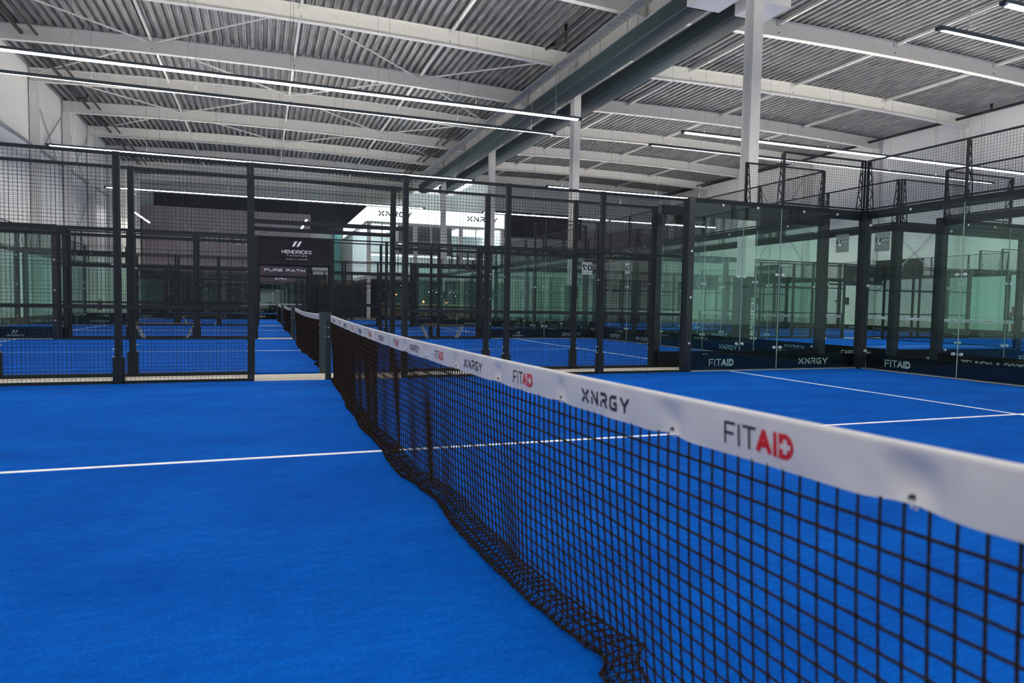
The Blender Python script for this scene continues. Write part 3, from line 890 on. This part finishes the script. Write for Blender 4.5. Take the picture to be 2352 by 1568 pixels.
FENCE, SIDE, BACK, HEADER, NET = proto_fence(), proto_side(), proto_back(), proto_header(), proto_net()
SIDE_M = proto_side()
for ch in SIDE_M.children:
    ch.data.transform(Matrix.Scale(-1, 4, (1, 0, 0))); ch.data.flip_normals()
BOARDS = {
 'side_a': proto_board(3.9, [(-1.15, 'FITAID'), (.95, 'xnrgy')]),
 'side_b': proto_board(3.9, [(-.9, 'yacht'), (1.05, 'xnrgy')]),
 'side_c': proto_board(3.9, [(-1.2, 'PURE PATH'), (.8, 'xnrgy')]),
 'side_d': proto_board(3.9, [(1.0, 'yacht'), (-.9, 'xnrgy')]),
 'back_a': proto_board(9.8, [(-4.2, 'FITAID'), (-1.6, 'xnrgy'), (.7, 'FITAID'), (3.4, 'xnrgy')]),
 'back_b': proto_board(9.8, [(-3.9, 'xnrgy'), (-2.2, 'MR. SUSHI'), (0, 'yacht'), (1.95, 'xnrgy'), (4.0, 'FITAID')]),
 'back_d': proto_board(9.8, [(4.1, 'CAPRI PARE'), (2.14, 'xnrgy'), (-1.86, 'xnrgy'), (.1, 'yacht'), (-4, 'MR. SUSHI')]),
 'back_c': proto_board(9.8, [(-3.75, 'ZIELINSKI & ROZEN'), (-1.2, 'xnrgy'), (1.5, 'CAPRI PARE'), (3.9, 'xnrgy')]),
}
protos = [FENCE, SIDE, SIDE_M, BACK, HEADER, NET]+list(BOARDS.values())

def turf(ox, oy, rz, label):
    root = tag(empty('court_turf', (ox, oy, 0), rz), label, 'court surface', 'blue artificial turf court surfaces')
    m = MB(); m.box(-9.93, 9.93, -4.95, 4.95, -.04, 0); m.build('turf', 'turf', root)
    def ln(x0, x1, y0, y1):
        m = MB(); m.box(x0, x1, y0, y1, 0, .0025); m.build('court_line', 'line', root)
    for s in (-1, 1): ln(s*6.95-.025, s*6.95+.025, -4.95, 4.95)
    ln(-6.925, 6.925, -.025, .025)
    for s in (-1, 1): ln(s*6.975, s*7.15, -.025, .025) if s > 0 else ln(-7.15, -6.975, -.025, .025)

COURTS = [
 (0, 0, 0, 'foreground court', 'A'), (0, 11.04, 0, 'second court of the left row', 'B'), (0, 22.08, 0, 'third court of the left row', 'C'),
 (0, 33.12, 0, 'fourth court of the left row', 'D'), (-3.0, 49.25, math.pi/2, 'sideways court at the far end', 'E'),
 (22.1, 0, 0, 'nearest court of the right row', 'A2'), (22.1, 11.04, 0, 'second court of the right row', 'B2'),
 (22.1, 22.08, 0, 'third court of the right row', 'C2'), (22.1, 33.12, 0, 'fourth court of the right row', 'D2')]
for ox, oy, rz, cname, cid in COURTS:
    Rz = Matrix.Rotation(rz, 4, 'Z'); O = Vector((ox, oy, 0))
    def place(proto, x, y, a, pts, label, cat, group, force=False):
        W = [Rz @ Vector(p)+O for p in pts]
        if not force and not seen(W): return None
        o = copy_tree(proto); o.location = Rz @ Vector((x, y, 0))+O; o.rotation_euler = (0, 0, rz+a)
        tag(o, label, cat, group); return o
    turf(ox, oy, rz, f'blue artificial turf with white lines, {cname}')
    for sy, sn in ((1, 'far'), (-1, 'near')):
        if cid == 'A' and sy < 0: continue
        if cid == 'E': sn = {1: 'left', -1: 'right'}[sy]
        for sx in (1, -1):
            en = {1: 'right', -1: 'left'}[sx]
            if cid == 'E': en = {1: 'far', -1: 'near'}[sx]
            P = [(sx*x, sy*5, z) for x in (1, 2.5, 4, 6) for z in (0, 3)]
            place(FENCE, sx*3.515, sy*5.0, 0 if sy > 0 else math.pi, P, f'black wire mesh fence, {sn} side, {en} of the gate, {cname}', 'fence', 'black wire mesh fences')
            P = [(sx*x, sy*5, z) for x in (6, 8, 10) for z in (0, 4)]
            if sx*sy > 0:
                place(SIDE, sx*8, sy*5.0, 0 if sy > 0 else math.pi, P, f'green tinted glass wall, {sn} side, {en} end, {cname}', 'glass wall', 'glass side walls')
            else:
                place(SIDE_M, sx*8, sy*5.0, 0 if sy > 0 else math.pi, P, f'green tinted glass wall, {sn} side, {en} end, {cname}', 'glass wall', 'glass side walls')
            bk = {'A': 'side_a', 'B': 'side_b', 'C': 'side_c', 'D': 'side_a'}.get(cid[0], 'side_b')
            if cid == 'B': bk = 'side_b' if sx > 0 else 'side_d'
            P = [(sx*x, sy*5.1, .1) for x in (6, 8, 10)]
            place(BOARDS[bk], sx*8, sy*5.09, 0, P, f'low black advertising board, {sn} side, {en} end, {cname}', 'advertising board', 'low black advertising boards')
        if not (cid in 'BCD' and sy > 0 and len(cid) == 1):
            place(HEADER, 0, sy*5.0, 0, [(x, sy*5, 2.5) for x in (-1, 1)], f'black mesh panel over the gate, {sn} side, {cname}', 'gate header', 'mesh panels over the gates')
    for sx in (1, -1):
        if cid == 'A' and sx < 0: continue
        en = {1: 'right', -1: 'left'}[sx]
        if cid == 'E': en = {1: 'far', -1: 'near'}[sx]
        P = [(sx*10, y, z) for y in (-5, -2.5, 0, 2.5, 5) for z in (0, 4)]
        place(BACK, sx*10.0, 0, -math.pi/2 if sx > 0 else math.pi/2, P, f'long green glass back wall, {en} end of the {cname}', 'glass wall', 'glass back walls')
        bk = 'back_a' if cid == 'A' else ('back_d' if cid == 'B2' else 'back_c' if cid in ('A2', 'D') else 'back_b')
        place(BOARDS[bk], sx*10.09, 0, -math.pi/2 if sx > 0 else math.pi/2, [(sx*10.1, y, .1) for y in (-5, -2.5, 0, 2.5, 5)],
              f'long low black advertising board, {en} end of the {cname}', 'advertising board', 'low black advertising boards')
    nlab = {'A': 'black tennis net with white printed tape, largest and nearest to the camera'}.get(cid, f'black tennis net with white tape across the {cname}')
    place(NET, 0, 0, 0, [(0, y, .5) for y in (-5, -2, 0, 2, 5)], nlab, 'tennis net', 'tennis nets', cid == 'A')
for p in protos: drop_tree(p)

# concrete strips between the courts
for row, (xa, xb) in (('left', (-10, 10)), ('right', (12.1, 32.1))):
    for i, y in enumerate((5.52, 16.56, 27.6)):
        m = MB(); m.box(xa, xb, y-.46, y+.46, -.04, -.015)
        struct(m.build('floor_strip', 'concrete'))

# ------------------------------------------------------------------ banners over the gates
def gate_banner(y, label, mkind, draw, z0=2.24, z1=2.96):
    root = tag(empty('gate_banner', (0, y, z0)), label, 'banner', 'banners over the court gates')
    m = MB(); m.box(-1.0, 1.0, -.008, .008, 0, z1-z0); m.build('banner_sheet', mkind, root)
    m = MB(); m.box(-1.03, 1.03, -.02, .02, -.06, 0); m.box(-1.03, 1.03, -.02, .02, z1-z0, z1-z0+.04)
    m.box(-1.03, -1.0, -.02, .02, 0, z1-z0); m.box(1.0, 1.03, -.02, .02, 0, z1-z0); m.build('frame', 'black', root)
    t = MB(); draw(t, flat((0, -.0085, 0), (1, 0, 0), (0, 0, 1), .001)); t.build('lettering', 'whitetext', root)
def tx(t, s, cx, z, h, w, fn, gap=.24, wide=1.0):
    q, wd = text_strokes(s, h, w, gap, wide); add_quads(t, [[(a+cx, b+z) for a, b in k] for k in q], fn)
def d1(t, fn):
    add_quads(t, [[(a+.05, b+.47) for a, b in k] for k in yacht_logo(.17)], fn)
    tx(t, 'HENDRICKS', .05, .27, .105, .019, fn, .27); tx(t, 'YACHTING', .05, .19, .045, .009, fn, 1.0)
    tx(t, 'SALES & CHARTER', .05, .09, .03, .006, fn, .7)
def d2(t, fn):
    tx(t, 'PURE PATH', .05, .18, .13, .034, fn, .4, 1.6)
def d3(t, fn): tx(t, 'ZNO', .16, .16, .2, .03, fn, .3, 1.1)
gate_banner(16.04, 'dark gate banner reading HENDRICKS YACHTING with a white wave logo', 'darkbanner', d1)
gate_banner(27.08, 'grey purple gate banner reading PURE PATH', 'gatepurple', d2, 2.24, 2.86)
gate_banner(38.12, 'small purple gate banner behind the PURE PATH one', 'gatepurple', d3)

# court number plates
def number_plate(x, y, z, num, plate, txt, label, axis='x', mirror=False):
    root = tag(empty('number_sign', (x, y, z)), label, 'sign', 'court number signs')
    m = MB()
    if axis == 'x': m.box(-.004, .004, -.19, .19, 0, .42)
    else: m.box(-.19, .19, -.004, .004, 0, .42)
    m.build('plate', plate, root)
    t = MB(); q, wd = text_strokes(num, .19, .048, .34)
    q = [[(-a if mirror else a, b+.14) for a, b in k] for k in q]
    add_quads(t, q, flat((-.0045, 0, 0), (0, -1, 0), (0, 0, 1), .001) if axis == 'x' else flat((0, -.0045, 0), (1, 0, 0), (0, 0, 1), .001))
    t.build('digits', txt, root)
number_plate(12.02, 7.48, 2.5, '09', 'greyplate', 'whiteplate', 'grey sign with white mirrored 09, left of the glass corner post', 'x', True)
number_plate(12.02, 6.37, 2.45, '09', 'greyplate', 'whiteplate', 'added grey copy of the 09 sign as its reflection, right of the glass corner post', 'x', True)  # no second sign here: this copy stands in for a reflection in the glass
number_plate(9.55, 16.03, 2.2, '07', 'whiteplate', 'darkroom', 'white sign with dark mirrored 07 behind the mesh fence', 'y', True)
number_plate(12.02, 17.6, 2.35, '08', 'whiteplate', 'darkroom', 'white sign with dark number just left of the black glass post', 'x', True) if '8' in G else number_plate(12.02, 17.6, 2.35, '06', 'whiteplate', 'darkroom', 'white sign with dark number just left of the black glass post', 'x', True)

# ------------------------------------------------------------------ big banners and end of the hall
def wall_banner(name, x0, x1, y, z0, z1, m_, label, draw):
    root = tag(empty(name, ((x0+x1)/2, y, z0)), label, 'banner')
    m = MB(); n = 60; wd = (x1-x0); b = 0
    for i in range(n+1):
        x = -wd/2+wd*i/n; yy = .03*math.sin(i*1.1)+.02*math.sin(i*.37)
        m.v += [(x, yy, 0), (x, yy, z1-z0), (x, yy+.02, z1-z0), (x, yy+.02, 0)]
    for i in range(n):
        for k in range(4): m.f.append((i*4+k, i*4+(k+1) % 4, i*4+4+(k+1) % 4, i*4+4+k))
    m.build('banner_sheet', m_, root)
    if draw:
        t = MB(); draw(t, flat((0, -.07, 0), (1, 0, 0), (0, 0, 1), .0)); t.build('lettering', 'whitetext', root)
def b1(t, fn):
    tx(t, 'xnrgy', -.15, 3.05, .58, .13, fn, .5)
    for cx, r in ((-2.2, 1.95), (2.3, 1.95)):
        for i in range(14):
            a0 = math.radians(215+i*8); a1 = math.radians(215+(i+1)*8)
            p = [(cx+r*math.cos(a), 5.9+r*math.sin(a)) for a in (a0, a1)]
            add_quads(t, [[(p[0][0], p[0][1]-.018), (p[1][0], p[1][1]-.018), (p[1][0], p[1][1]+.018), (p[0][0], p[0][1]+.018)]], fn)
wall_banner('wall_banner', -10.45, 3.35, 60.9, 3.0, 9.1, 'purple', 'huge grey purple banner with white spaced lettering on the far left end wall', b1)
wall_banner('wall_banner', 25.4, 33.2, YR-.25, 2.9, 7.85, 'purple', 'grey purple banner hung at the far right end wall', lambda t, fn: tx(t, 'xnrgy', .5, 2.6, .6, .13, fn, .45))
m = MB(); m.box(-9.6, 8.6, YL-.35, YL-.05, 8.95, 10.25); m.box(3.4, 8.6, YL-.36, YL-.06, 7.75, 9.0)
tag(m.build('wall_cladding', 'clad'), 'black cladding band high on the far left end wall', 'cladding')
m = MB(); m.box(17.6, 25.6, YR-.3, YR-.05, 6.9, 9.0)
tag(m.build('wall_cladding', 'clad'), 'black cladding panel high on the far right end wall', 'cladding')
m = MB(); m.box(5.5, 6.1, YL-.5, YL-.05, 0, 7.7); tag(m.build('wall_pier', 'tealwall'), 'pale teal pier at the far end beside the lit lounge', 'pier')
# side wall banners (right wall)
def right_banner(y0, y1, z0, z1, label, draw):
    root = tag(empty('wall_banner', (XR-.06, (y0+y1)/2, z0)), label, 'banner', 'dark banners on the right wall')
    m = MB(); m.box(-.01, .01, -(y1-y0)/2, (y1-y0)/2, 0, z1-z0); m.build('banner_sheet', 'darkbanner', root)
    t = MB(); draw(t, flat((-.0115, 0, 0), (0, -1, 0), (0, 0, 1), .001)); t.build('lettering', 'whitetext', root)
def rb1(t, fn):
    add_quads(t, [[(a, b+1.75) for a, b in k] for k in yacht_logo(.5)], fn); tx(t, 'HENDRICKS', 0, 1.0, .5, .1, fn, .2)
right_banner(41.3, 47.6, 6.85, 9.5, 'dark banner reading HENDRICKS high on the right wall', rb1)
right_banner(33.3, 36.4, 6.0, 7.7, 'small dark banner beside the tall white column on the right wall', lambda t, fn: tx(t, 'MRCE', 0, .25, .3, .05, fn, .25))
# banners over the gates of the right row
def fence_banner(x, y, z, wx, h, label, draw, m_='darkbanner'):
    root = tag(empty('fence_banner', (x, y, z)), label, 'banner', 'banners on the right row fences')
    m = MB(); m.box(-wx/2, wx/2, -.008, .008, 0, h); m.build('banner_sheet', m_, root)
    t = MB(); draw(t, flat((0, -.0085, 0), (1, 0, 0), (0, 0, 1), .001)); t.build('lettering', 'greytext', root)
fence_banner(22.1, 16.1, 2.24, 2.0, .7, 'dark banner reading PARE over a gate in the right row', lambda t, fn: tx(t, 'CAPRI PARE', 0, .1, .13, .02, fn))
def ringq():
    return [[(r*math.cos(a), .4+r*math.sin(a)) for a, r in ((2*math.pi*i/28, .3), (2*math.pi*(i+1)/28, .3), (2*math.pi*(i+1)/28, .33), (2*math.pi*i/28, .33))] for i in range(28)]
def ringlogo(t, fn):
    for i in range(28):
        a0, a1 = 2*math.pi*i/28, 2*math.pi*(i+1)/28
        add_quads(t, [[(r*math.cos(a), .4+r*math.sin(a)) for a, r in ((a0, .3), (a1, .3), (a1, .33), (a0, .33))]], fn)
    tx(t, 'MR.S', 0, .36, .09, .015, fn)
fence_banner(22.1, 27.048, 2.14, 2.0, .8, 'dark banner with a white ring logo over a distant gate in the right row', ringlogo)
right_banner(22.6, 25.9, 3.05, 4.1, 'dark banner with a thin white ring on the right wall behind the corner', lambda t, fn: add_quads(t, [[(1.25*a, .12+1.25*b) for a, b in k] for k in ringq()], fn))
right_banner(33.7, 36.6, 2.95, 4.3, 'dark banner reading PORSCHE on the right wall, lower than the other banners', lambda t, fn: tx(t, 'PORSCHE', 0, .75, .22, .035, fn, .35, 1.4))

# ------------------------------------------------------------------ lit two-storey lounge at the far end
LX0, LX1, LY0, LY1 = 6.3, 16.9, 45.5, 60.8
R0 = tag(empty('lounge_building', (LX0, LY0, -.04)), 'two storey lounge with glowing white fascia and a dark ground floor bar', 'building')
def lpart(name, m_, boxes, parent=R0):
    m = MB()
    for b in boxes: m.box(b[0]-LX0, b[1]-LX0, b[2]-LY0, b[3]-LY0, b[4]+.04, b[5]+.04)
    return m.build(name, m_, parent)
fa = lpart('fascia', 'fascia', [(LX0, LX1, LY0, LY0+.25, 7.05, 8.1), (LX0, LX0+.25, LY0+.25, LY1, 7.05, 8.1)])
lpart('fascia_edge', 'cream', [(LX0-.03, LX1+.03, LY0-.03, LY0+.2, 6.9, 7.05), (LX0-.03, LX0+.22, LY0+.2, LY1, 6.9, 7.05)])
lpart('roof', 'cream', [(LX0+.25, LX1, LY0+.25, LY1, 7.9, 8.05)])
lpart('lit_ceiling', 'lounge', [(LX0+.3, 8.6, LY0+.4, LY0+9, 6.8, 6.85), (13.2, LX1-.2, LY0+.4, LY0+5, 6.8, 6.85), (LX0+.3, LX1-.3, LY0+1.5, LY0+2.0, 4.7, 4.75)])
lpart('upper_floor', 'lobby', [(LX0, LX1, LY0+.1, LY1, 2.85, 3.1)])
lpart('back_wall', 'lobby', [(LX0+.2, LX1, LY0+10, LY0+10.2, 3.1, 7.9), (LX1-.2, LX1, LY0+.3, LY0+10, 3.1, 7.9)])
lpart('dark_room', 'darkroom', [(8.7, 13.0, LY0+1.2, LY0+1.4, 4.85, 7.0)])
lpart('ground_room', 'darkroom', [(LX0, LX1, LY0+5, LY0+5.2, 0, 2.85), (LX0, LX0+.15, LY0, LY0+5, 0, 2.85), (LX1-.15, LX1, LY0, LY0+5, 0, 2.85)])
for x in (LX0+.15, 9.9, 13.4, LX1-.15): lpart('column', 'whitecol', [(x-.14, x+.14, LY0-.02, LY0+.2, 0 if x < 10 else 2.9, 6.9)])
for x in (7.4, 8.6, 11.1, 12.3, 14.6, 15.8): lpart('window_mullion', 'cream', [(x-.04, x+.04, LY0+.05, LY0+.13, 3.1, 6.9)])
for x0, x1 in ((8.75, 10.2), (10.4, 12.9)): lpart('slot_light', 'whitelamp', [(x0, x1, LY0+1.1, LY0+1.15, 5.6, 5.66)])
lpart('balcony_rail', 'black', [(LX0, LX1, LY0+.0, LY0+.06, 4.05, 4.12), (LX0, LX1, LY0+.0, LY0+.06, 4.75, 4.8)])
t = MB()
for cx in (8.35-LX0, 15.1-LX0): tx(t, 'xnrgy', cx, 7.48, .42, .09, flat((0, -.002, 0), (1, 0, 0), (0, 0, 1), .001), .42)
t.build('lettering', 'blacktext', fa)
# bar inside
root = tag(empty('bar_counter', (11.6, 47.0, -.04)), 'wooden bar counter in the dark ground floor lounge', 'bar')
m = MB(); m.box(-4.2, 4.2, -.3, .3, 0, 1.05); m.build('front', 'wood', root)
m = MB(); m.box(-4.3, 4.3, -.36, .36, 1.05, 1.11); m.build('top', 'lightwood', root)
for i in range(6):
    x = 8.2+i*1.25
    root = tag(empty('bar_stool', (x, 46.2, -.04)), f'wooden bar stool at the lounge bar, {ORD[i]} from the left', 'stool', 'bar stools')
    for a, b in ((-.18, -.18), (.18, -.18), (-.18, .18), (.18, .18)):
        m = MB(); m.bar((a, b, 0), (a*.8, b*.8, .72), .04); m.build('leg', 'lightwood', root)
    m = MB(); m.box(-.2, .2, -.2, .2, .72, .77); m.build('seat', 'wood', root)
    m = MB(); m.box(-.18, .18, -.2, -.17, .77, 1.0); m.build('backrest', 'wood', root)
m = MB(); m.box(10.0, 10.5, 47.9, 47.95, 1.85, 2.65)
tag(m.build('screen', 'screen'), 'bright blue white screen in the dark lounge', 'screen')
_lamps = sorted([(8.6, 1.75, 'warmlamp', (.28, .07)), (10.8, 1.25, 'warmlamp', (.12, .16)), (12.5, 1.2, 'warmlamp', (.3, .12)), (9.5, 2.1, 'warmlamp', (.05, .3)), (9.25, .95, 'warmlamp', (.4, .03)),
        (11.2, 2.0, 'whitelamp', (.03, .03)), (11.8, 1.98, 'whitelamp', (.03, .03)), (12.9, 1.97, 'whitelamp', (.03, .03)), (13.2, 1.97, 'whitelamp', (.03, .03)), (13.5, 1.97, 'whitelamp', (.03, .03)), (13.35, 1.72, 'whitelamp', (.03, .03)), (9.0, 2.45, 'whitelamp', (.03, .03)), (8.0, 2.1, 'whitelamp', (.03, .03))])
for i, (x, z, mk, s) in enumerate(_lamps):
    k_ = sum(1 for q in _lamps[:i] if q[2] == mk)
    m = MB(); m.box(x-s[0]/2, x+s[0]/2, 46.6, 46.64, z-s[1]/2, z+s[1]/2)
    nm = ('red orange glowing lamp' if mk == 'warmlamp' else 'tiny white spotlight')
    root = tag(empty('lounge_lamp', (0, 0, 0)), f'{nm} in the dark lounge bar, {ORD[k_]} from the left', 'lamp', 'red lounge lamps' if mk == 'warmlamp' else 'white lounge spotlights')
    m.build('shade', mk, root)
    m = MB(); m.bar((x, 46.62, z+s[1]/2), (x, 46.62, 2.85), .01); m.build('cord', 'pipe', root)
# shelving beside the lounge
root = tag(empty('storage_rack', (4.2, 45.8, -.04)), 'tall dark storage rack left of the lounge, seen through the gates', 'rack')
m = MB()
for x in (-1.2, 0, 1.2):
    for y in (-.3, .3): m.box(x-.04, x+.04, y-.04, y+.04, 0, 2.75)
m.build('upright', 'netpost', root)
for z in (.3, 1.0, 1.7, 2.3): m = MB(); m.box(-1.2, 1.2, -.32, .32, z, z+.05); m.build('shelf', 'netpost', root)
m = MB(); m.box(-1.2, 1.2, .28, .32, 0, 2.75); m.build('back_panel', 'darkroom', root)
m = MB(); m.tube([(-1.1, -.1, 2.5), (1.1, -.1, 2.5)], .1, 12); m.build('roll', 'lightwood', root)
m = MB(); m.box(2.1, 6.2, 47.2, 47.35, 0, 2.6); tag(m.build('partition', 'darkroom'), 'dark low partition behind the storage rack', 'partition')
# dark curtain behind the sideways court
m = MB(); n = 80
for i in range(n+1):
    x = -10.4+15.2*i/n; yy = 60.3+.05*math.sin(i*1.7); m.v += [(x, yy, 0), (x, yy, 3.6), (x, yy+.03, 3.6), (x, yy+.03, 0)]
for i in range(n):
    for k in range(4): m.f.append((i*4+k, i*4+(k+1) % 4, i*4+4+(k+1) % 4, i*4+4+k))
tag(m.build('curtain', 'clad'), 'black curtain below the huge purple banner at the far end', 'curtain')
root = tag(empty('wooden_crate', (-1.6, 59.8, -.04)), 'light wooden crate at the far end, seen through the gates', 'crate')
m = MB(); m.box(-1.0, .6, -.3, .3, 0, 1.0); m.build('box', 'lightwood', root)
m = MB(); m.box(-1.05, .65, -.33, .33, 1.0, 1.06); m.build('lid', 'lightwood', root)

# ------------------------------------------------------------------ smaller things
def bench(x, y, L_, label):
    root = tag(empty('bench', (x, y, -.015)), label, 'bench', 'black benches between the courts')
    m = MB(); m.box(-L_/2, L_/2, -.17, .17, .40, .44); m.build('seat', 'black', root)
    m = MB(); m.box(-L_/2, L_/2, -.175, -.165, .435, .45); m.build('seat_edge', 'lightwood', root)
    for s in (-1, 1):
        for t in (-.13, .13):
            m = MB(); m.bar((s*(L_/2-.02), t, .40), (s*(L_/2-.22), t, 0), .045); m.build('leg', 'zinc', root)
bench(-3.5, 16.56, 1.52, 'black bench with splayed steel legs left of the gates, behind the second court')
bench(4.6, 16.56, 1.4, 'black bench with splayed steel legs right of the gates, behind the second court')
bench(-3.4, 27.6, 1.5, 'small distant black bench left of the gates, behind the third court')
# hose reel on the right wall
root = tag(empty('fire_hose_reel', (XR-.2, 17.45, -.04)), 'red fire hose reel on a red post by the right wall', 'hose reel')
m = MB(); m.disc((0, 0, .95), (1, 0, 0), .33, .16, 28); m.build('reel_drum', 'red', root)
m = MB(); m.disc((-.1, 0, .95), (1, 0, 0), .2, .06, 24); m.build('hose', 'pipe', root)
m = MB(); m.disc((-.14, 0, .95), (1, 0, 0), .06, .06, 16); m.build('hub', 'silver', root)
m = MB(); m.box(-.08, .08, -.14, .14, 1.26, 1.5); m.build('valve_box', 'red', root)
m = MB(); m.box(-.1, .1, -.11, .11, 0, .64); m.build('stand', 'red', root)
def wallbox(x, y, z, sy, sz, label):
    m = MB(); m.box(x-.06, x, y-sy/2, y+sy/2, z, z+sz); tag(m.build('wall_box', 'darkwrap'), label, 'electrical box', 'grey boxes on the right wall')
wallbox(XR, 27.85, 1.5, .42, .45, 'larger grey electrical box on the right wall')
wallbox(XR, 28.5, 1.66, .4, .1, 'flat grey electrical box left of the larger one on the right wall')
wallbox(XR, 36.1, 1.5, .42, .45, 'grey electrical box on the right wall behind the side glass')
root = tag(empty('fire_extinguisher', (XL+.122, 44.2, .35)), 'small red fire extinguisher on the left wall', 'fire extinguisher')
m = MB(); m.tube([(0, 0, 0), (0, 0, .5), (0, 0, .58)], .12, 12); m.build('cylinder', 'red', root)
m = MB(); m.tube([(0, 0, .58), (0, 0, .68), (.08, .1, .66)], .03, 8); m.build('valve', 'pipe', root)
